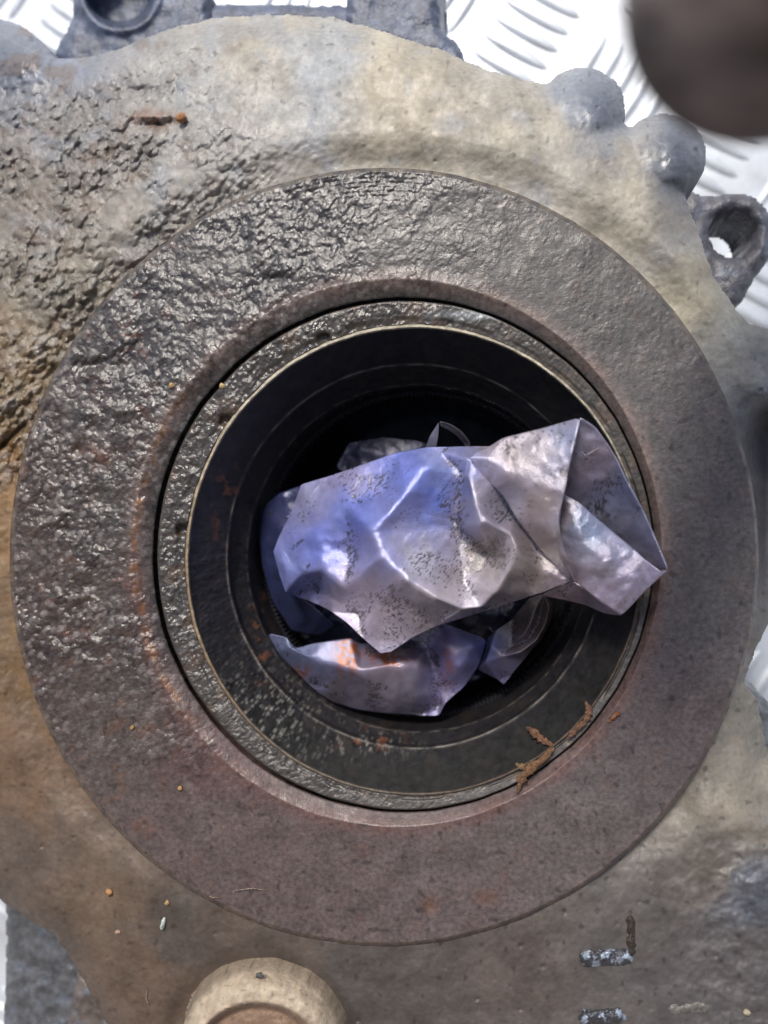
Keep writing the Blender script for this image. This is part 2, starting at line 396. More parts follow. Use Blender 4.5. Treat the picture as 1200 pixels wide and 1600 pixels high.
BA = [(150, 800, (.085, .075, .07)), (250, 500, (.085, .082, .085)), (450, 350, (.095, .095, .10)), (700, 330, (.085, .085, .09)), (900, 420, (.09, .09, .095)), (1080, 650, (.115, .108, .112)),
      (1110, 900, (.125, .115, .12)), (1060, 1100, (.12, .10, .105)), (900, 1320, (.13, .11, .115)), (700, 1400, (.125, .10, .105)), (500, 1360, (.12, .092, .094)), (330, 1290, (.115, .088, .086)), (200, 1150, (.105, .085, .078)), (90, 950, (.10, .075, .065)),
      (60, 780, (.10, .075, .065)), (230, 1000, (.085, .07, .065)), (330, 1180, (.12, .075, .075)), (1130, 1000, (.12, .112, .12))]
def boss_col(x, y, t, th):
    jx = x + 25 * fbm(x, y, 60, 3, 90); jy = y + 25 * fbm(x, y, 60, 3, 94)
    c = idw(jx, jy, BA) * np.array((.80, .76, .72)); c = c * (1 + 0.25 * fbm(x, y, 40, 4, 96))[:, None]
    # brown ring of dried oil beside the seal, redder low left
    ri = np.sqrt(((x - 622) / 413) ** 2 + ((y - 864) / 427) ** 2)
    k = np.exp(-((ri - 1.0) / 0.035) ** 2) * (0.55 + 0.3 * sstep(-.4, .4, fbm(x, y, 40, 3, 98)))
    red = np.where((y > 860)[:, None], np.array((.125, .065, .055)), np.array((.20, .145, .125)))
    c = c * (1 - k[:, None]) + k[:, None] * red
    # orange rust line at the left
    k = np.exp(-((ri - 0.995 - .006 * fbm(x, y, 30, 2, 97)) / 0.014) ** 2) * sstep(340, 240, x) * 0.75 * sstep(-.3, .35, fbm(x, y, 26, 3, 99))
    c = c * (1 - k[:, None]) + k[:, None] * np.array((.26, .12, .045))
    ru = sstep(0.35, 0.8, fbm(x, y, 38, 4, 102)) * (0.15 + 0.3 * sstep(400, 150, x)) 
    ru = np.clip(ru + 0.8 * gauss(x, y, 200, 530, 26, 30) * sstep(-.1, .4, fbm(x, y, 14, 3, 103)) + .6 * gauss(x, y, 760, 1402, 20, 12) + .7 * gauss(x, y, 672, 1416, 12, 14) + .5 * gauss(x, y, 150, 705, 40, 10), 0, .85)
    c = c * (1 - ru[:, None]) + ru[:, None] * np.array((.14, .065, .04))
    u, v = aniso(x, y, 48, 1.35); g_, gv = grit(u, v, 6.5, 12, .5)
    k = (g_ * (gv > .55) * .5 * boss_amp(x, y))[:, None]; c = c * (1 - k) + k * np.array((.30, .28, .27))
    k = (sstep(.25, .0, g_) * .35 * boss_amp(x, y))[:, None]; c = c * (1 - k)
    dk = sstep(0.5, 0.7, pn(x / 15, y / 15, 105)) * 0.45
    e = sstep(-12, 0, ring_d(x, y)) * 0.5 * sstep(-.3, .3, fbm(x, y, 25, 3, 106)); c = c * (1 - e[:, None]) + e[:, None] * np.array((.2, .15, .11))
    return c * (1 - dk[:, None])
loft('bearing_boss', [(RC[0], RC[1], RC[2] - 6, RC[3] - 6, -85, 6), (RC[0], RC[1], RC[2], RC[3], -10, 3), (RC[0], RC[1], RC[2] - 6, RC[3] - 6, -1, 110),
      (620, 864, 414, 428, 0, 4), (624, 864.5, 405, 418, -6, 6), (630.3, 867, 392.5, 402.5, -15, 1), (630.6, 867, 391.8, 401.8, -22, 1), (631, 867, 391.8, 401.8, -70, 1), (632, 867, 378, 388, -74, 1)], 2500, M_boss, H, boss_col, boss_disp,
      lambda x, y: 0.3 + 0.35 * boss_amp(x, y), lambda x, y: .9 * boss_amp(x, y))

notch = [(354, 656), (285, 828), (506, 529), (700, 505), (300, 1000), (900, 640)]
def seal_disp(x, y, t, th):
    A = 0.3 + 0.8 * sstep(900, 450, x + 0.4 * (y - 800)); u, v = aniso(x, y, 50, 1.6)
    d = A * (1.5 * grit(u, v, 6, 112, .6)[0] + .9 * grit(u, v, 4.5, 116)[0] + 2.0 * fbm(x, y, 30, 3, 118))
    for k, (a, b) in enumerate(notch[:4]): d = d - 12 * np.exp(-(((x - a) / 10) ** 4) - ((y - b) / 8) ** 4) * (0.45 if k == 3 else 1)
    d = d - 3.0 * sstep(.62, .8, t) * sstep(-.3, .2, fbm(x, y, 60, 2, 119))
    return d * sstep(.05, .16, t)
def seal_col(x, y, t, th):
    c = np.array((.062, .055, .050)) * (1 + 0.3 * fbm(x, y, 30, 4, 120))[:, None]
    w_ = sstep(0.2, 0.6, fbm(x, y, 50, 3, 124)) * .5; c = c * (1 - w_[:, None]) + w_[:, None] * np.array((.12, .08, .055))
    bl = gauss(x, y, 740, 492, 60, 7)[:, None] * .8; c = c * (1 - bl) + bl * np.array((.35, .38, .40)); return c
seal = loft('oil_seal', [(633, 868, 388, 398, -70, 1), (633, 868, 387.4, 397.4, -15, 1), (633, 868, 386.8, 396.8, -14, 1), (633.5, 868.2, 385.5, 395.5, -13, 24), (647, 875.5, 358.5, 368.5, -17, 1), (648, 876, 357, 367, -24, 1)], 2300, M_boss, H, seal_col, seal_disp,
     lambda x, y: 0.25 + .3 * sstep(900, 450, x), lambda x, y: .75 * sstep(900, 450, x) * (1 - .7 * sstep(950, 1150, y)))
def lip_col(x, y, t, th):
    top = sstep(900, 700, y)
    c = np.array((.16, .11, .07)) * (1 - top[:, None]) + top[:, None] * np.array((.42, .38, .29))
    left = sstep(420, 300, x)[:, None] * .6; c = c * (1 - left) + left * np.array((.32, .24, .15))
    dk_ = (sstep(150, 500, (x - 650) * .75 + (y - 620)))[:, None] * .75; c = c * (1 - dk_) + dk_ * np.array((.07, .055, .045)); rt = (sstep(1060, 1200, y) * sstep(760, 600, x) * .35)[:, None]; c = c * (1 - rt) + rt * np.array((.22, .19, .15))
    return c * (1 + .35 * fbm(x, y, 12, 3, 130))[:, None]
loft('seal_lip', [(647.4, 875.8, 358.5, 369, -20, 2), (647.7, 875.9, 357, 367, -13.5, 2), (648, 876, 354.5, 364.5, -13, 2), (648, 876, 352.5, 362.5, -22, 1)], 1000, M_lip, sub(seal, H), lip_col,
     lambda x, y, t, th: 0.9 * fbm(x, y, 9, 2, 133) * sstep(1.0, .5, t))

def bore_disp(x, y, t, th):
    k = np.clip(gauss(x, y, 400, 1120, 105, 75) + .9 * gauss(x, y, 585, 1165, 60, 22) + .35 * sstep(520, 380, x) * sstep(700, 950, y) + .25 * gauss(x, y, 900, 1010, 60) + .06, 0, 1)
    u, v = aniso(x, y, 60, 1.3)
    return k * (2.6 * grit(u, v, 4.2, 140, .35)[0] + 3 * fbm(x, y, 25, 3, 142)) + .5 * fbm(x, y, 20, 2, 147)
def bore_col(x, y, t, th):
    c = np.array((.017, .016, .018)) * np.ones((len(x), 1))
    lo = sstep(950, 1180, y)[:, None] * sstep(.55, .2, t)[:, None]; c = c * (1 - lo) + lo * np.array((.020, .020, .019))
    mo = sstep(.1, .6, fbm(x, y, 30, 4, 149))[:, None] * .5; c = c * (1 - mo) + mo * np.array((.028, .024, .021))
    k = np.clip(gauss(x, y, 400, 1120, 100, 70) + .9 * gauss(x, y, 575, 1165, 60, 18), 0, 1) * (lambda g: g[0] * (g[1] > .35))(grit(*aniso(x, y, 60, 1.3), 4.2, 140, .35)) * 1.1
    c = c * (1 - k[:, None]) + k[:, None] * np.array((.17, .165, .15))
    ru = sstep(.2, .6, fbm(x, y, 20, 3, 144)) * (gauss(x, y, 350, 780, 20, 60) + gauss(x, y, 575, 1155, 40, 14) + gauss(x, y, 410, 990, 14, 60))
    c = c * (1 - ru[:, None]) + ru[:, None] * np.array((.15, .06, .03))
    # two worn bright edges
    e = np.exp(-((t - .50) / .014) ** 2) * .7 * sstep(-.5, .3, fbm(x, y, 40, 2, 145)) 
    e = e + np.exp(-((t - .845) / .012) ** 2) * .5 * sstep(-.4, .3, fbm(x, y, 15, 2, 146))
    e = np.clip(e, 0, 1); c = c * (1 - e[:, None]) + e[:, None] * np.array((.16, .14, .12))
    st = (np.sin(th * 300) > .1) * sstep(.865, .875, t) * sstep(.915, .90, t) * (gauss(x, y, 742, 618, 46, 60) > .35) * (sstep(-.4, .2, fbm(x, y, 14, 2, 148)))  # bright stripes: tooth glints painted into the liner colour
    st = st + ((t > .9) & (t < .96) & (pn(x / 3, y / 3, 151) > .55)) * .5 * (y < 720)  # pale specks: specular dots painted in below the bore edge
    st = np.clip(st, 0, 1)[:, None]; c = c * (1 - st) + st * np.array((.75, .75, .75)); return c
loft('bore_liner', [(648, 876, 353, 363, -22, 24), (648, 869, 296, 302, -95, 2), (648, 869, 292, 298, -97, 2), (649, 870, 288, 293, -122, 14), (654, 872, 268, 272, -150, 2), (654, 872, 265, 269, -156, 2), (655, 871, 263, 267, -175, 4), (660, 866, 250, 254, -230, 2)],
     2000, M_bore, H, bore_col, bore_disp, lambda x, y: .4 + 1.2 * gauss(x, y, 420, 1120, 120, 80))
# splined inner sleeve: ring of fine teeth below the bore edge
def sleeve():
    n = 230; co = []; cl = []
    prof = []
    for i in range(n * 4):
        ph = i % 4; prof.append(3.0 if ph in (0, 1) else 0.0)
    prof = np.array(prof); th = np.linspace(0, 2 * np.pi, n * 4, endpoint=False)
    rows = [(-225, 253), (-235, 247), (-300, 246), (-302, 258), (-620, 255)]
    A = []
    for i, (h, r) in enumerate(rows):
        rr = r * F / (F - h) * 0 + r * (1385.0 / (F - h)); pr = prof if i in (1, 2) else prof * 0
        k = (-h - 230) / (F + -h); cx = 660 + (742 - 660) * k; cy = 866 + (800 - 866) * k
        A.append(P(cx + (rr - pr) * np.cos(th), cy - (rr - pr) * 1.015 * np.sin(th), h))
    A = np.array(A); nr, nt_ = A.shape[:2]; idx = np.arange(nr * nt_).reshape(nr, nt_); nx = np.roll(idx, -1, 1)
    q = np.stack([idx[:-1], nx[:-1], nx[1:], idx[1:]], -1).reshape(-1, 4)
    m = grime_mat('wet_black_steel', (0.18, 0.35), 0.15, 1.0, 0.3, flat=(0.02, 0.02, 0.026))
    mesh_obj('splined_sleeve', A.reshape(-1, 3), q, m, H, smooth=False)
    # closed bottom
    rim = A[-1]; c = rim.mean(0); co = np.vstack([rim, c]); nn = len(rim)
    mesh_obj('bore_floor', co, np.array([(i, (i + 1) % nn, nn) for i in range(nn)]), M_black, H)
sleeve()

# plug boss at the bottom: tan rounded boss with a socket
def plug_h(x, y, sd):
    d = np.hypot(x - 405, (y - 1643) * 1.0)
    h = 34 - 0.003 * np.clip(d - 50, 0, 999) ** 2 * 1.1 - 16 * sstep(100, 130, d)
    h = h - 34 * sstep(78, 66, np.hypot((x - 402) * .8, y - 1643)) 
    return h + 1.0 * fbm(x, y, 10, 3, 150) + 2.5 * fbm(x, y, 35, 2, 151) - 9 * gauss(x, y, 406, 1524, 5, 4)
def plug_col(x, y, sd):
    c = np.array((.42, .34, .25)) * (1 + .22 * fbm(x, y, 22, 4, 152))[:, None]
    k = sstep(84, 66, np.hypot((x - 402) * .8, y - 1643))[:, None] * .7; c = c * (1 - k) + k * np.array((.20, .10, .06))
    g = sstep(-12, 0, sd + 5 * fbm(x, y, 14, 2, 153))[:, None] * .6; c = c * (1 - g) + g * np.array((.12, .09, .06))
    s_ = sstep(.5, .7, pn(x / 7, y / 7, 154))[:, None] * .4
    return c * (1 - s_)
field('plug_boss', 250, 560, 1480, 1800, 2.4, lambda x, y: np.hypot(x - 407, y - 1641) - 127 + 1.5 * fbm(x, y, 25, 2, 155), plug_h, M_cast, H, plug_col, lambda x, y: .5 + 0 * x, hbot=-55, wall=8)

# lower flange, its bolt lugs and holes
def lug(name, sdf, box, h0, colr, thick=150, step=3.0, wall=10, wob=1.5, seed=200, extra=None):
    def hf(x, y, sd): return h0 + (extra(x, y) if extra else 0) + 4 * fbm(x, y, 34, 2, seed) - 14 * np.clip(1 + sd / 16, 0, 1) ** 2
    def cf(x, y, sd):
        c = np.array(colr) * (1 + .35 * fbm(x, y, 30, 4, seed + 3))[:, None]
        k = sstep(.2, .6, fbm(x, y, 26, 3, seed + 6))[:, None] * .4
        return c * (1 - k) + k * np.array((.17, .20, .27))
    return field(name, *box, step, lambda x, y: sdf(x, y) + wob * fbm(x, y, 18, 2, seed + 8), hf, M_flange, H, cf, None, hbot=h0 - thick, wall=wall)
BL = (.08, .10, .155)  # blue of the wet sky reflection put into the base colour
L1 = [(118, -80), (112, 30), (84, 84), (120, 130), (330, 90), (330, -8), (292, -20), (285, -80)]
lug('bolt_lug', lambda x, y: polysd(x, y, L1), (60, 350, -80, 140), -300, BL, extra=lambda x, y: -60 * sstep(56, 48, np.hypot(x - 187, y + 14)) + 9 * np.exp(-((np.hypot(x - 187, y + 14) - 62) / 7) ** 2))
# blind back of that bolt hole
lug('flange_rim', lambda x, y: polysd(x, y, [(270, 4), (400, 6), (560, 8), (560, 90), (270, 90)]), (250, 580, -20, 110), -320, (.07, .09, .15), seed=220)
lug('bolt_lug', lambda x, y: polysd(x, y, [(545, -80), (540, 20), (540, 110), (735, 110), (715, 66), (690, 46), (684, 0), (680, -80)]), (520, 750, -80, 130), -290, BL, seed=240)
lug('bolt_lug', lambda x, y: np.maximum(smin(np.hypot(x - 1148, y - 362) - 62, polysd(x, y, [(1050, 285), (1100, 305), (1200, 400), (1160, 470), (1120, 500), (1040, 420)]), 20), 36 - np.hypot(x - 1146, y - 366)), (1030, 1240, 270, 520), -260, (.11, .11, .13), thick=125, wall=4, seed=260)
lug('bolt_lug', lambda x, y: polysd(x, y, [(1150, 1060), (1180, 1080), (1215, 1110), (1240, 1200), (1140, 1180)]), (1130, 1260, 1040, 1220), -200, (.12, .13, .15), seed=280)
lug('lower_flange', lambda x, y: polysd(x, y, [(8, 1400), (9, 1500), (4, 1620), (-10, 1700), (300, 1760), (200, 1560), (100, 1400)]), (-30, 300, 1370, 1760), -260, (.10, .105, .115), seed=300)
lug('flange_web', lambda x, y: polysd(x, y, [(120, 1520), (104, 1602), (80, 1760), (320, 1760), (200, 1540)]), (60, 330, 1500, 1760), -205, (.12, .10, .09), seed=320)

# cast letter strokes
def stroke(x0, y0, x1, y1, hw, hh, seed, col, mat, label=None, painted_glint=False):
    def sdf(x, y):
        e = np.array((x1 - x0, y1 - y0), float); t = np.clip(((x - x0) * e[0] + (y - y0) * e[1]) / (e @ e), 0, 1)
        return np.hypot(x - x0 - t * e[0], y - y0 - t * e[1]) - hw + 2.2 * fbm(x, y, 12, 2, seed)
    def hf(x, y, sd):
        return body_h(x, y, np.full(x.shape, -99.)) - 3 + hh * np.sqrt(np.clip(-sd / hw, 0, 1)) + 3.5 * fbm(x, y, 11, 3, seed + 2)
    cf_ = lambda x, y, sd: np.array(col) * (1 + .3 * fbm(x, y, 9, 3, seed + 4))[:, None] if not painted_glint else (lambda k: np.array((.05, .055, .07)) * (1 - k) + k * np.array((.45, .53, .66)))(sstep(.05, .4, fbm(x, y, 16, 3, seed + 4) - .08)[:, None])  # pale patches paint the wet glints into the stroke colour
    o = field('cast_letter', x0 - 20, x1 + 20, min(y0, y1) - 20, max(y0, y1) + 20, 1.4, sdf, hf, mat, H, cf_, None, hbot=-160, wall=5)
    if label: o['label'] = label
M_wet = grime_mat('wet_letter_iron', (0.10, 0.25), 0.9, 0.8, 1.0, spec=.9, metallic=.3)
stroke(918, 1498, 976, 1496, 14, 15, 400, (.09, .10, .12), M_wet, 'wet foot of the cast letter with painted glints', True)
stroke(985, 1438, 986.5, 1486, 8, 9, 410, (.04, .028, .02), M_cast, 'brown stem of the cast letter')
stroke(918, 1590, 966, 1588, 13, 15, 420, (.09, .10, .12), M_wet, 'wet cast stroke with painted glints at the lower edge', True)
stroke(1050, 1578, 1098, 1574, 9, 8, 430, (.20, .19, .17), M_cast)

# ------------------------------------------------------------------ dark shaft leaning into the top right corner
def shaft():
    a = P(1560, -420, PLH + 60) / S; b = P(1196, -8, 750) / S
    ax = b - a; Ln = np.linalg.norm(ax); ax = ax / Ln
    u = np.cross(ax, (0, 0, 1.)); u /= np.linalg.norm(u); v = np.cross(ax, u)
    base = a * S; t = thing('steel_shaft', 'dark brown round-ended steel shaft, badly out of focus in the top right corner', 'shaft', tuple(base))
    R = 80.0
    pr = [(0, 0), (R * 1.25, 0), (R * 1.3, 12), (R * 1.3, 90), (R * 1.22, 100), (R, 110), (R, Ln * .45), (R * 1.06, Ln * .46), (R * 1.06, Ln * .52), (R, Ln * .53), (R, Ln - 30), (R * .97, Ln - 14), (R * .86, Ln + 6), (R * .66, Ln + 22), (R * .4, Ln + 31), (0.01, Ln + 34)]
    n = 72; th = np.linspace(0, 2 * np.pi, n, endpoint=False)
    A = np.array([[a + ax * h + r * (u * math.cos(q) + v * math.sin(q)) for q in th] for r, h in pr]) * S
    idx = np.arange(len(pr) * n).reshape(-1, n); nx = np.roll(idx, -1, 1)
    q = np.stack([idx[:-1], idx[1:], nx[1:], nx[:-1]], -1).reshape(-1, 4)
    mesh_obj('shaft_body', A.reshape(-1, 3), q, grime_mat('brown_steel', (.4, .65), .5, .3, flat=(.15, .115, .105), cvar=.6, fine=3, stretch=40), t)
shaft()

# ------------------------------------------------------------------ the crumpled glove film
def cdt_patch(pts, nb, creases, interior):
    verts = [Vector((p[0], p[1])) for p in pts]
    edges = [(i, (i + 1) % nb) for i in range(nb)] + creases
    vo, eo, fo, ov, oe, of = geometry.delaunay_2d_cdt(verts, edges, [list(range(nb))], 1, 1e-4)
    hs = []
    for k, v in enumerate(vo):
        if ov[k]: hs.append(pts[ov[k][0]][2])
        else:
            d = sorted((math.hypot(v[0] - p[0], v[1] - p[1]) + 1e-3, p[2]) for p in pts)[:3]; hs.append(sum(h / r for r, h in d) / sum(1 / r for r, h in d))
    V = np.array([(v[0], v[1], h) for v, h in zip(vo, hs)]); Fc = np.array([f for f in fo if len(f) == 3])
    return V, Fc
def subdiv(V, Fc):
    e = np.concatenate([Fc[:, [0, 1]], Fc[:, [1, 2]], Fc[:, [2, 0]]]); es = np.sort(e, 1)
    u, inv = np.unique(es, axis=0, return_inverse=True); inv = inv.ravel()
    mid = (V[u[:, 0]] + V[u[:, 1]]) / 2; n = len(V); m = len(Fc)
    a, b, c = inv[:m] + n, inv[m:2 * m] + n, inv[2 * m:] + n
    F2 = np.concatenate([np.stack([Fc[:, 0], a, c], 1), np.stack([a, Fc[:, 1], b], 1), np.stack([c, b, Fc[:, 2]], 1), np.stack([a, b, c], 1)])
    return np.vstack([V, mid]), F2
def smooth_(V, Fc, it, lam=0.6, fix=True):
    e = np.concatenate([Fc[:, [0, 1]], Fc[:, [1, 2]], Fc[:, [2, 0]]]); es = np.sort(e, 1)
    u, cnt = np.unique(es, axis=0, return_counts=True)
    bnd = u[cnt == 1]; isb = np.zeros(len(V), bool); isb[bnd.ravel()] = True
    deg = np.bincount(u.ravel(), minlength=len(V)).astype(float)
    for _ in range(it):
        acc = np.zeros_like(V)
        for k in range(3):
            acc[:, k] = np.bincount(u[:, 0], V[u[:, 1], k], len(V)) + np.bincount(u[:, 1], V[u[:, 0], k], len(V))
        nv = V + lam * (acc / deg[:, None] - V)
        V = np.where(isb[:, None], V, nv)
    return V, isb
def bsmooth(V, Fc, it):
    e = np.concatenate([Fc[:, [0, 1]], Fc[:, [1, 2]], Fc[:, [2, 0]]]); es = np.sort(e, 1)
    u, cnt = np.unique(es, axis=0, return_counts=True); b = u[cnt == 1]; n = len(V)
    deg = np.bincount(b.ravel(), minlength=n); m = deg == 2
    for _ in range(it):
        acc = np.stack([np.bincount(b[:, 0], V[b[:, 1], k], n) + np.bincount(b[:, 1], V[b[:, 0], k], n) for k in range(3)], 1)
        V = np.where(m[:, None], V + .5 * (acc / 2 - V), V)
    return V
_CAV = np.zeros(0)
def film(pts, nb, creases=(), interior=True, maxlen=3.2, it=10, wr=1.0, seed=500):
    V, Fc = cdt_patch(pts, nb, list(creases), interior)
    # adaptive-ish: subdivide until the mean edge is short
    it2 = 0
    while True:
        e = V[Fc[:, 0]] - V[Fc[:, 1]]; ml = np.sqrt((e[:, :2] ** 2).sum(1)).mean()
        if ml < maxlen or len(Fc) > 60000: break
        V, Fc = subdiv(V, Fc); 
        if it2 >= 2: V, isb = smooth_(V, Fc, 1, .5)
        it2 += 1
    V = bsmooth(V, Fc, 8 if ml > 1.2 else 3)
    V, isb = smooth_(V, Fc, it)
    global _CAV
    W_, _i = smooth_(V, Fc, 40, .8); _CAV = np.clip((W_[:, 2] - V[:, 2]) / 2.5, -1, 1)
    x, y = V[:, 0], V[:, 1]
    n1 = fbm(x + 14 * fbm(x, y, 40, 2, seed), y, 46, 3, seed + 1); n2 = 1 - np.abs(fbm(x, y, 60, 3, seed + 7)) * 2
    V[:, 2] += wr * (3.0 * n1 + 5.0 * n2 * sstep(-.2, .6, fbm(x, y, 90, 2, seed + 11)) + .8 * fbm(x, y, 14, 2, seed + 9))
    rg = random.Random(seed); cx0, cy0 = x.mean(), y.mean(); ex = max(x.max() - x.min(), y.max() - y.min())
    for _ in range(int(4 + ex / 22)):
        ang = rg.gauss(math.radians(-20), .9); px_, py_ = rg.uniform(x.min(), x.max()), rg.uniform(y.min(), y.max())
        dd = (x - px_) * math.sin(ang) + (y - py_) * math.cos(ang); al = (x - px_) * math.cos(ang) - (y - py_) * math.sin(ang)
        L_ = rg.uniform(25, 70); a_ = rg.uniform(2.5, 6.5) * (1 if rg.random() < .65 else -1)
        V[:, 2] += min(wr * 1.8, 1) * a_ * np.exp(-(al / L_) ** 2) * np.exp(-np.sqrt(dd ** 2 + 14.0) / rg.uniform(9, 17))
    return V, Fc
def chain(i0, n): return [(i, i + 1) for i in range(i0, i0 + n - 1)]

M_bag = None
def bag_material():
    m = grime_mat('blue_violet_nitrile_film', (0.10, 0.25), 0.45, 1.6, 1.0, metallic=0.3, spec=0.9, fine=5.0, cvar=0.10, bd=0.7, vor=0)
    m.node_tree.nodes['Principled BSDF'].inputs['Coat IOR'].default_value = 1.75
    return m
M_bag = bag_material()
SOL = 1.6
GA0 = [(560, 800, (.13, .17, .54)), (500, 850, (.15, .18, .54)), (640, 740, (.14, .18, .58)), (690, 780, (.09, .15, .55)), (690, 740, (.18, .23, .50)), (600, 880, (.22, .22, .45)), (480, 780, (.22, .22, .38)), (540, 745, (.24, .22, .40)),
      (600, 950, (.34, .28, .36)), (680, 940, (.36, .32, .38)), (560, 930, (.33, .28, .38)), (650, 880, (.32, .31, .38)), (760, 870, (.19, .155, .14)), (740, 780, (.25, .22, .27)), (790, 790, (.22, .21, .29)), (830, 880, (.22, .19, .19)),
      (800, 720, (.29, .24, .27)), (850, 700, (.30, .26, .30)), (880, 690, (.22, .24, .38)), (840, 790, (.24, .18, .18)), (860, 850, (.25, .19, .2)), (930, 720, (.25, .21, .30)), (960, 770, (.19, .21, .38)), (990, 830, (.22, .23, .36)), (910, 830, (.14, .19, .32)),
      (940, 870, (.27, .25, .34)), (1000, 900, (.29, .25, .36)), (960, 940, (.27, .23, .33)), (890, 930, (.17, .12, .16)), (700, 710, (.19, .2, .42)), (450, 890, (.16, .19, .46))]
GA = [(a, b, tuple(v * q for v, q in zip(c, (1.5, 1.5, 1.42)))) for a, b, c in GA0]  # lightened and silvered so the film colour carries its white sheen
def bag_col(x, y, base=None, mul=1.0, dirt=1.0, seed=600):
    c = idw(x + 14 * fbm(x, y, 30, 3, seed), y + 14 * fbm(x, y, 30, 3, seed + 2), base or GA) * mul
    c = c * (1 + .12 * fbm(x, y, 24, 3, seed + 4))[:, None]
    # brown film of oil
    br = sstep(.0, .6, fbm(x, y, 40, 5, seed + 6, .6)) * .5 * dirt * sstep(760, 560, y + .2 * (600 - x)) * 0 + sstep(.1, .7, fbm(x, y, 40, 5, seed + 6, .6)) * .32 * dirt * sstep(560, 740, x + .35 * (y - 800))
    u, v = aniso(x, y, 50, 2.0)
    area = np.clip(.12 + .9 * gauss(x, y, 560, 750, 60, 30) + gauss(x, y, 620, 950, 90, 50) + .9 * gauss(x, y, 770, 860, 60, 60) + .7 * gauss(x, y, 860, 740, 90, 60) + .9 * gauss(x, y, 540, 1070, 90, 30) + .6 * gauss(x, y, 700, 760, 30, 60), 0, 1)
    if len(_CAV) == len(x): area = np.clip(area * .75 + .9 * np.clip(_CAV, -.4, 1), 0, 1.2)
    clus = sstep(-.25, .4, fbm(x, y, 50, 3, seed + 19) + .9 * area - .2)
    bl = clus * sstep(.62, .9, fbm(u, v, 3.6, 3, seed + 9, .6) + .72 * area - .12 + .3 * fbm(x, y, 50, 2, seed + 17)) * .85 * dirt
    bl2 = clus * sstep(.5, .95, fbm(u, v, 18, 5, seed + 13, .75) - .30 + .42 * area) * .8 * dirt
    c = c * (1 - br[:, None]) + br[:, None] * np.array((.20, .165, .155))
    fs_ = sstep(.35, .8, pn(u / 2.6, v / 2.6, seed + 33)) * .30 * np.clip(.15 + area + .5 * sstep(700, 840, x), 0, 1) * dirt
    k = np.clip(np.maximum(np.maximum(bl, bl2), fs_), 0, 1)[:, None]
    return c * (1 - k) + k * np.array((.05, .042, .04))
def put(name, V, Fc, parent, col, mat=None, solid=SOL, bmp=None):
    q = Fc[:, ::-1] if True else Fc
    co = P(V[:, 0], V[:, 1], V[:, 2])
    a = co[q[:, 1]] - co[q[:, 0]]; b = co[q[:, 2]] - co[q[:, 0]]; nz = np.cross(a, b)[:, 2].sum()
    if nz < 0: q = q[:, ::-1]
    o = mesh_obj(name, co, q, mat or M_bag, parent, {'bmp': np.ones(len(V)) if bmp is None else bmp}, col)
    if solid:
        md = o.modifiers.new('thickness', 'SOLIDIFY'); md.thickness = solid * S; md.offset = -1
    return o

GB = P(650, 900, -280)
G = thing('nitrile_glove', 'crumpled blue-violet nitrile glove smeared with black grease, stuffed in the open bore', 'glove', tuple(GB))

# main tube body
mb = [(470, 757, -112), (520, 742, -88), (560, 728, -68), (620, 707, -42), (665, 699, -32), (700, 698, -25), (730, 697, -18), (765, 697, -8), (800, 735, -4), (850, 795, 0), (900, 860, 10), (893, 907, 14), (850, 925, 0), (828, 932, -10),
      (761, 954, -22), (683, 978, -34), (640, 999, -46), (612, 1018, -56), (595, 1021, -62), (570, 1000, -72), (542, 972, -86), (520, 957, -100), (500, 946, -140), (480, 938, -160), (460, 931, -150), (446, 925, -118), (437, 900, -118), (427, 862, -122), (435, 840, -120), (455, 800, -114)]
nb = len(mb)
mi = [(690, 708, -6), (662, 732, 13), (636, 768, 22), (604, 806, 26), (580, 834, 26), (594, 868, 30), (632, 904, 32), (676, 932, 28), (722, 952, 14), (752, 949, 12), (775, 925, 22), (795, 890, 29), (805, 855, 32), (797, 835, 32), (770, 822, 34), (750, 820, 36), (741, 785, 32), (732, 748, 26), (735, 720, 18),
      (690, 775, -2), (650, 828, 4), (680, 866, 0), (722, 902, -8), (765, 872, -12), (713, 824, -16), (724, 742, -2), (655, 800, 6),
      (640, 945, 4), (700, 955, -6), (800, 930, 6), (842, 890, 12), (835, 850, 2), (803, 800, -4),
      (540, 790, -32), (500, 835, -58), (600, 765, -8), (552, 868, -26), (590, 935, -12), (480, 800, -86), (505, 891, -52), (472, 896, -84), (522, 935, -88), (494, 918, -140), (540, 920, -46), (447, 890, -98), (560, 960, -48)]
I = nb
cr = chain(I, 19) + [(I + 4, I + 21), (I + 25, I + 24), (I + 21, I + 22), (I + 4, I + 26), (I + 39, I + 41), (I + 40, I + 39), (I + 39, I + 42)]
mi = [(a, b, c + 0.9 * (c - 8) if 540 < a else c) for a, b, c in mi]
V, Fc = film(mb + mi, nb, cr, it=20, wr=.45, seed=500, maxlen=2.4)
fig = put('glove_palm', V, Fc, G, bag_col(V[:, 0], V[:, 1]))
# rounded underside closing the tube
uV, uF = film([(x, y, h - 3) for x, y, h in mb] + [(560, 850, -165), (700, 850, -105), (800, 850, -60), (620, 920, -120), (620, 780, -120)], nb, it=14, wr=.4, maxlen=8, seed=520)
put('glove_underside', uV, uF, G, bag_col(uV[:, 0], uV[:, 1]), solid=0)

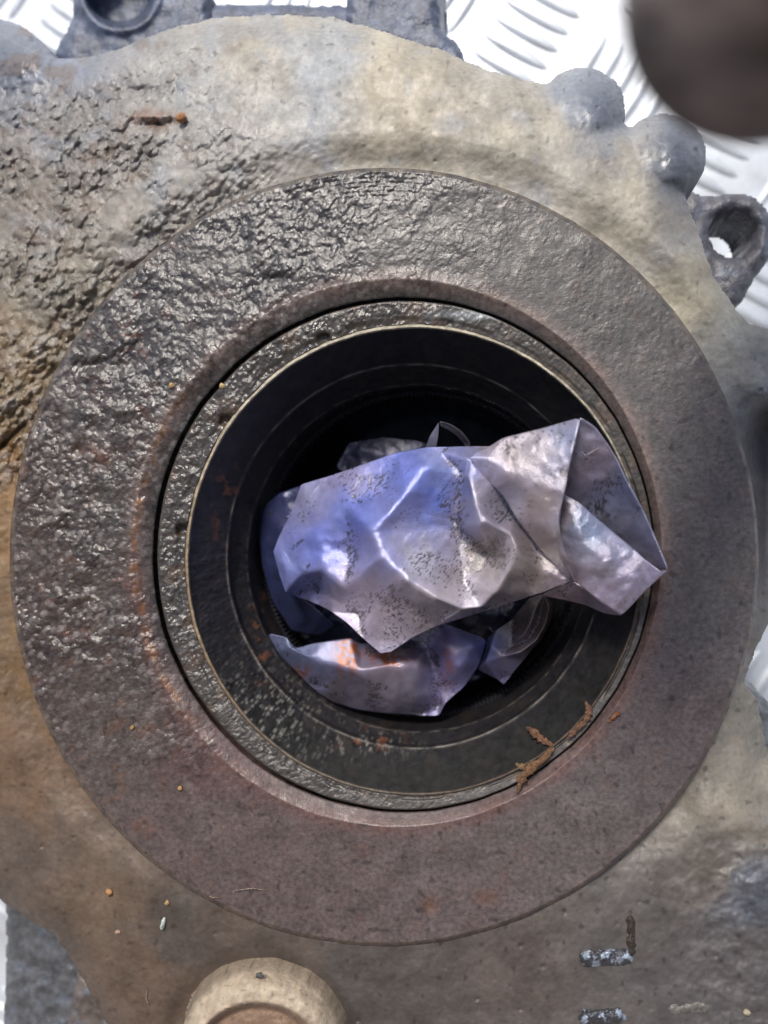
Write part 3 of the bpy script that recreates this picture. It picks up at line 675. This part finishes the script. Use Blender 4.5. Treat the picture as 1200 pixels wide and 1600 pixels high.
fl = [(733, 716, 24), (744, 707, 22), (762, 699, 20), (785, 684, 20), (850, 668, 46), (907, 652, 92), (894, 704, 94), (884, 759, 90), (872, 814, 82), (882, 863, 60), (899, 911, 40), (888, 906, 22), (867, 882, 16), (838, 851, 14), (805, 809, 14), (787, 777, 16), (754, 742, 18)]
fi = [(765, 716, 42), (798, 742, 58), (838, 775, 76), (862, 830, 72), (878, 880, 46), (845, 712, 72)]
n_ = len(fl); V, Fc = film(fl + fi, n_, [(0, n_), (n_, n_ + 1), (n_ + 1, n_ + 2), (n_ + 2, n_ + 3), (n_ + 3, n_ + 4), (n_ + 4, 10)], it=18, wr=.5, seed=530)
put('glove_cuff', V, Fc, G, bag_col(V[:, 0], V[:, 1], seed=640))
gb = [(906.5, 652, 91), (930, 668, 84), (947, 690, 78), (963, 716, 72), (978, 750, 66), (1001, 792, 62), (1022, 838, 64), (1043, 890, 73), (1028, 889, 46), (1000, 874, 14), (970, 842, -8), (925, 808, -16), (868, 785, -10), (878, 720, 40), (893, 680, 70)]
gi = [(950, 760, 30), (920, 740, 34), (985, 820, 26), (1010, 860, 34), (925, 700, 66)]
n_ = len(gb); V, Fc = film(gb + gi, n_, [(n_ + 1, n_), (n_, n_ + 2)], it=18, wr=.5, seed=540)
put('glove_cuff_lining', V, Fc, G, bag_col(V[:, 0], V[:, 1], seed=660))
hb = [(868, 768, 40), (880, 772, 44), (905, 785, 44), (926, 804, 43), (958, 831, 46), (990, 857, 54), (1007, 874, 60), (1033, 893, 70), (1043, 891, 73), (1010, 921, 55), (972, 962, 46), (945, 945, 42), (905, 914, 34), (893, 905, 26), (870, 863, 26), (858, 815, 32)]
hi = [(900, 830, 60), (940, 868, 66), (985, 903, 64), (905, 880, 52), (900, 800, 52), (960, 900, 62)]
n_ = len(hb); V, Fc = film(hb + hi, n_, [(n_ + 4, n_), (n_, n_ + 3), (n_ + 3, 12)], it=16, wr=.6, seed=550)
put('glove_cuff', V, Fc, G, bag_col(V[:, 0], V[:, 1], seed=680))
kb = [(846, 930, -8), (870, 918, 8), (890, 906, 24), (905, 914, 34), (945, 945, 42), (972, 962, 46), (960, 961, 34), (945, 959, 18), (915, 946, -2), (880, 938, -12)]
V, Fc = film(kb, len(kb), it=4, wr=.3, seed=560)
put('glove_fold', V, Fc, G, bag_col(V[:, 0], V[:, 1], seed=690))

# left lobe, deep
lb = [(405, 800, -196), (415, 788, -186), (437, 770, -168), (475, 757, -150), (480, 800, -145), (450, 860, -142), (458, 925, -152), (492, 950, -172), (524, 978, -195), (500, 994, -220), (455, 986, -216), (425, 940, -214), (408, 880, -208), (403, 830, -204)]
li = [(430, 815, -168), (432, 895, -182), (476, 960, -188), (416, 800, -178)]
n_ = len(lb); V, Fc = film(lb + li, n_, [(n_, n_ + 1), (n_ + 1, n_ + 2)], it=8, wr=.6, seed=570)
DB = [(430, 830, (.05, .06, .16)), (430, 900, (.05, .065, .18)), (480, 970, (.03, .035, .09))]  # depth shade of the lobe painted as dark navy film
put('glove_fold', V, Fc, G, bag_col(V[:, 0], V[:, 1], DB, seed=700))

# lower finger
bb = [(419, 990, -168), (447, 996, -152), (461, 1013, -146), (487, 1006, -134), (517, 1001, -126), (547, 997, -122), (566, 1006, -150), (600, 1000, -160), (640, 975, -150), (690, 972, -142), (761, 998, -150), (748, 1041, -152), (727, 1072, -158), (694, 1100, -168), (685, 1119, -174),
      (650, 1118, -170), (600, 1115, -170), (555, 1109, -172), (525, 1100, -175), (500, 1085, -178), (475, 1064, -180), (450, 1038, -178), (430, 1020, -174)]
bi = [(450, 1010, -138), (490, 1030, -120), (560, 1048, -108), (620, 1038, -98), (645, 1085, -112), (662, 1005, -152), (672, 1033, -154), (683, 1067, -160), (686, 1098, -168), (700, 1010, -118), (716, 1045, -120), (742, 1008, -124), (520, 1075, -145), (590, 1085, -130), (575, 1030, -128), (560, 1046, -108), (655, 1035, -112)]
n_ = len(bb); bi = [(a, b, c + .5 * (c + 135)) for a, b, c in bi]
cr = [(n_, n_ + 1), (n_ + 1, n_ + 2), (n_ + 2, n_ + 3), (n_ + 5, n_ + 6), (n_ + 6, n_ + 7), (n_ + 7, n_ + 8), (n_ + 9, n_ + 10)]
bi[15] = (540, 1060, -118)
V, Fc = film(bb + bi, n_, cr, it=12, wr=.6, seed=580)
LB = [(500, 1040, (.24, .25, .44)), (470, 1020, (.20, .24, .42)), (600, 1060, (.30, .25, .34)), (630, 1090, (.30, .27, .36)), (700, 1020, (.20, .18, .40)), (740, 1010, (.16, .16, .40)), (700, 1080, (.24, .22, .44)), (520, 1090, (.12, .10, .12)), (650, 1020, (.28, .23, .30))]
c = bag_col(V[:, 0], V[:, 1], LB, seed=720)
x, y = V[:, 0], V[:, 1]
ru = np.clip(1.5 * gauss(x, y, 543, 1024, 15, 24) + 1.5 * gauss(x, y, 612, 1026, 26, 12) + .7 * gauss(x, y, 470, 1050, 14, 10) + .45 * gauss(x, y, 700, 1035, 10, 36), 0, 1) * sstep(-.35, .15, fbm(x, y, 10, 3, 730))
ru = ru * (1 - .8 * gauss(x, y, 633, 1024, 8, 9)); ru = np.clip(ru * 1.4, 0, .97)
c = c * (1 - ru[:, None]) + ru[:, None] * np.array((.36, .095, .015))
put('glove_finger', V, Fc, G, c)
# right wet fold
cb = [(745, 1046, -170), (757, 1020, -164), (761, 998, -158), (775, 985, -152), (800, 968, -172), (826, 935, -152), (850, 928, -142), (866, 942, -142), (861, 970, -144), (846, 1000, -148), (832, 1014, -150), (820, 1030, -156), (800, 1054, -168), (787, 1070, -176), (778, 1062, -174)]
ci = [(768, 1008, -136), (758, 1036, -140), (780, 1042, -150), (858, 948, -116), (852, 975, -116), (838, 1000, -120), (815, 1018, -128), (785, 1026, -136),
      (846, 952, -146), (840, 975, -146), (826, 998, -150), (800, 1010, -160), (836, 952, -118), (828, 975, -120), (818, 993, -128), (800, 985, -165)]
n_ = len(cb); V, Fc = film(cb + ci, n_, [(n_ + 3, n_ + 4), (n_ + 4, n_ + 5), (n_ + 5, n_ + 6), (n_ + 6, n_ + 7), (n_ + 8, n_ + 9), (n_ + 9, n_ + 10), (n_ + 10, n_ + 11), (n_ + 12, n_ + 13), (n_ + 13, n_ + 14), (n_, n_ + 1)], it=3, wr=.4, seed=590, maxlen=2.4)
CB = [(765, 1010, (.10, .13, .36)), (785, 1050, (.20, .18, .34)), (805, 1045, (.22, .19, .30)), (838, 1016, (.16, .13, .16)), (820, 985, (.11, .075, .06)), (800, 995, (.12, .08, .065)), (850, 955, (.14, .09, .07)), (840, 960, (.13, .09, .06))]
put('glove_finger', V, Fc, G, bag_col(V[:, 0], V[:, 1], CB, seed=740))
# small standing peak
pb = [(664, 702, -66), (671, 682, -58), (686, 659, -48), (685, 680, -56), (681, 704, -64)]
V, Fc = film(pb, 5, it=3, wr=.2, maxlen=2, seed=595); put('glove_fold', V, Fc, G, bag_col(V[:, 0], V[:, 1], [(680, 690, (.16, .16, .22))], dirt=.5))
pb = [(686, 659, -48), (703, 663, -58), (720, 674, -68), (735, 693, -80), (732, 704, -84), (722, 690, -92), (712, 679, -86), (700, 671, -78), (688, 666, -66)]
V, Fc = film(pb, 9, it=3, wr=.2, maxlen=2, seed=596); put('glove_fold', V, Fc, G, bag_col(V[:, 0], V[:, 1], [(710, 670, (.12, .10, .13))], dirt=.5))
# deep crumpled rest of the glove, its depth shade painted in dark colours
db = [(545, 692, -262), (600, 683, -250), (650, 688, -252), (690, 700, -270), (700, 770, -280), (560, 770, -285), (525, 728, -280)]
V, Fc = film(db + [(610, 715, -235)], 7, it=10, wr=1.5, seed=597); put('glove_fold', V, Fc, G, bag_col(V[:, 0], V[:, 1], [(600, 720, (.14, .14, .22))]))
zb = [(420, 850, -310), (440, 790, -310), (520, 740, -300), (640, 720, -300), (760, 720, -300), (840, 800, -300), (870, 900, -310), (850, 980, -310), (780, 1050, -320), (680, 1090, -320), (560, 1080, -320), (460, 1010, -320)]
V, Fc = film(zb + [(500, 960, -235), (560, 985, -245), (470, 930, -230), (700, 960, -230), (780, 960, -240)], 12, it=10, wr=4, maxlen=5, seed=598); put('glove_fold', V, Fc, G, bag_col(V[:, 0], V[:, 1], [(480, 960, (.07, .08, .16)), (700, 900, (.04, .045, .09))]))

# ------------------------------------------------------------------ crumbs, chips, fibres
def crumb(name, x, y, h, r, col, label, cat, sx=1, sy=1, rot=0, seed=0, group=None, rough=(.5, .8)):
    rr = random.Random(seed); n1, n2 = 10, 7; co = []; fs = []
    for i in range(n2 + 1):
        ph = math.pi * i / n2
        for j in range(n1):
            t = 2 * math.pi * j / n1; k = r * (0.75 + .5 * rr.random())
            co.append((k * sx * math.sin(ph) * math.cos(t), k * sy * math.sin(ph) * math.sin(t), k * .7 * math.cos(ph)))
    for i in range(n2):
        for j in range(n1):
            a = i * n1 + j; b = i * n1 + (j + 1) % n1; fs.append((a, a + n1, b + n1, b))
    co = np.array(co); a = math.radians(rot); R2 = np.array([[math.cos(a), -math.sin(a), 0], [math.sin(a), math.cos(a), 0], [0, 0, 1]])
    c = P(x, y, h + r * .4)
    o = mesh_obj(name, co @ R2.T * S, fs, grime_mat(name + '_mat', rough, .4, 2, flat=col), smooth=True)
    o.location = Vector(c); tag(o, label, cat, group); return o
def bh(x, y): return float(body_h(np.array([float(x)]), np.array([float(y)]), np.array([-99.]))[0])
def rh(x, y): return float(boss_disp(np.array([float(x)]), np.array([float(y)]), np.array([.5]), np.array([0.]))[0])
crumb('grit_crumb', 268, 602, rh(268, 602), 4.6, (.55, .36, .15), 'tan grit crumb on the crusted boss face left of the seal gap', 'crumb', seed=1)
crumb('grit_crumb', 347, 603, -12, 4.4, (.50, .36, .18), 'tan grit crumb on the oil seal beside the black gap', 'crumb', seed=2)
crumb('rust_crumb', 283, 184, bh(283, 184), 8, (.40, .19, .08), 'orange rust crumb on the upper left casing beside a dark pit', 'crumb', seed=3)
crumb('paint_chip', 255, 1443, bh(255, 1443), 7, (.50, .55, .50), 'pale greenish paint chip on the brown lower left casing', 'chip', .6, 1.5, -15, 4, rough=(.2, .4))
crumb('rust_crumb', 170, 1394, bh(170, 1394), 6, (.45, .24, .10), 'orange-tan rust crumb on the lower left casing, left of the pale chip', 'crumb', seed=5)
crumb('grit_crumb', 261, 1411, bh(261, 1411), 4, (.45, .30, .13), 'small tan grit crumb just above the pale paint chip', 'crumb', seed=6)
crumb('grit_crumb', 184, 1456, bh(184, 1456), 4, (.35, .24, .18), 'pinkish grit crumb on the lower casing, left of the pale chip', 'crumb', 1.4, .8, 0, 7)
crumb('grit_crumb', 281, 1232, rh(281, 1232), 4, (.42, .25, .10), 'tan grit crumb on the smooth lower left boss face', 'crumb', seed=8)
crumb('grit_crumb', 207, 1137, rh(207, 1137), 4, (.42, .25, .10), 'tan grit crumb on the left boss face near its rim', 'crumb', seed=9)
crumb('grit_crumb', 1167, 1582, bh(1167, 1582), 6, (.42, .36, .26), 'pale grit crumb by the bottom right corner', 'crumb', seed=10)
crumb('grit_crumb', 406, 1524, 18, 5, (.09, .09, .085), 'dark grit crumb on top of the tan plug boss', 'crumb', 1.3, .8, 0, 11)
crumb('grit_crumb', 807, 1130, -95, 4, (.55, .60, .65), 'bright grit crumb on the dark bore liner at lower right', 'crumb', seed=12)

def ribbon(name, pts, wdt, col, label, cat, seed=0, mat=None):
    """bent flat flake or fibre: a tapered tube along points (x,y,h)"""
    rr = random.Random(seed); pts = np.array(pts, float)
    t = np.linspace(0, len(pts) - 1, len(pts) * 6 - 5); Q = np.stack([np.interp(t, range(len(pts)), pts[:, k]) for k in range(3)], 1)
    for _ in range(3): Q[1:-1] = (Q[:-2] + 2 * Q[1:-1] + Q[2:]) / 4
    n = len(Q); k = 7; co = []
    T = np.gradient(Q[:, :2], axis=0); T /= np.linalg.norm(T, axis=1)[:, None] + 1e-9
    for i in range(n):
        ww = wdt * (math.sin(math.pi * (i + .6) / (n + .2)) ** .6) * (.7 + .6 * rr.random() if wdt > 2 else 1)
        for j in range(k):
            a = 2 * math.pi * j / k; ww2 = ww * (.6 + .8 * rr.random() if wdt > 2 else 1); co.append((Q[i, 0] - T[i, 1] * ww2 * math.cos(a), Q[i, 1] + T[i, 0] * ww2 * math.cos(a), Q[i, 2] + ww2 * .45 * math.sin(a)))
    fs = [(i * k + j, i * k + (j + 1) % k, (i + 1) * k + (j + 1) % k, (i + 1) * k + j) for i in range(n - 1) for j in range(k)]
    co = np.array(co); c = P(*Q[0]); w_ = P(co[:, 0], co[:, 1], co[:, 2]) - c
    o = mesh_obj(name, w_, fs, mat or grime_mat(name + '_mat', (.5, .8), 1.0, 1.5, flat=col, cvar=.5, fine=20))
    o.location = Vector(c); tag(o, label, cat); return o
FT = thing('rust_flake', 'ragged orange-brown rust flake lying across the seal gap at lower right', 'flake', tuple(P(850, 1190, -20)))
def flake(pts, wdt, col, seed):
    o = ribbon('shard', pts, wdt, col, '', '', seed); del o['label']; del o['category']
    par = bpy.data.objects[FT['_n']]; o.parent = par; o.location = o.location - par.location
flake([(808, 1240, 2), (816, 1215, 3), (832, 1198, 4), (850, 1185, 4), (866, 1168, -4)], 8, (.19, .10, .05), 1)
flake([(806, 1193, -24), (816, 1199, -12), (828, 1200, 0)], 4.5, (.26, .16, .08), 2)
flake([(822, 1136, -60), (835, 1145, -48), (850, 1158, -30), (866, 1166, -12)], 6, (.18, .09, .05), 3)
flake([(886, 1155, -6), (900, 1140, -4), (915, 1128, -6), (922, 1112, -8), (915, 1096, -20)], 6, (.20, .10, .06), 4)
flake([(950, 1128, 3), (962, 1118, 4), (968, 1112, 3)], 4, (.28, .12, .06), 5)
ribbon('hair_fibre', [(352, 1398, bh(352, 1398) + 2), (372, 1391, 5), (395, 1388, 6), (415, 1391, 5)], .9, (.30, .24, .18), 'thin pale fibre lying over the lower rim of the boss', 'fibre')
ribbon('hair_fibre', [(318, 1392, -6), (330, 1403, 0), (346, 1402, 3)], .9, (.30, .22, .15), 'short curled fibre at the lower left boss rim', 'fibre')
ribbon('hair_fibre', [(230, 1545, bh(230, 1545) + 2), (228, 1560, bh(228, 1560) + 3), (233, 1572, bh(233, 1572) + 2)], .9, (.32, .26, .18), 'short pale fibre on the casing left of the plug boss', 'fibre')
ribbon('hair_fibre', [(908, 705, 66), (915, 712, 70), (924, 706, 74), (935, 700, 76)], .8, (.55, .52, .58), 'fine pale fibre inside the open glove cuff', 'fibre')
for o in list(bpy.data.objects):
    pass
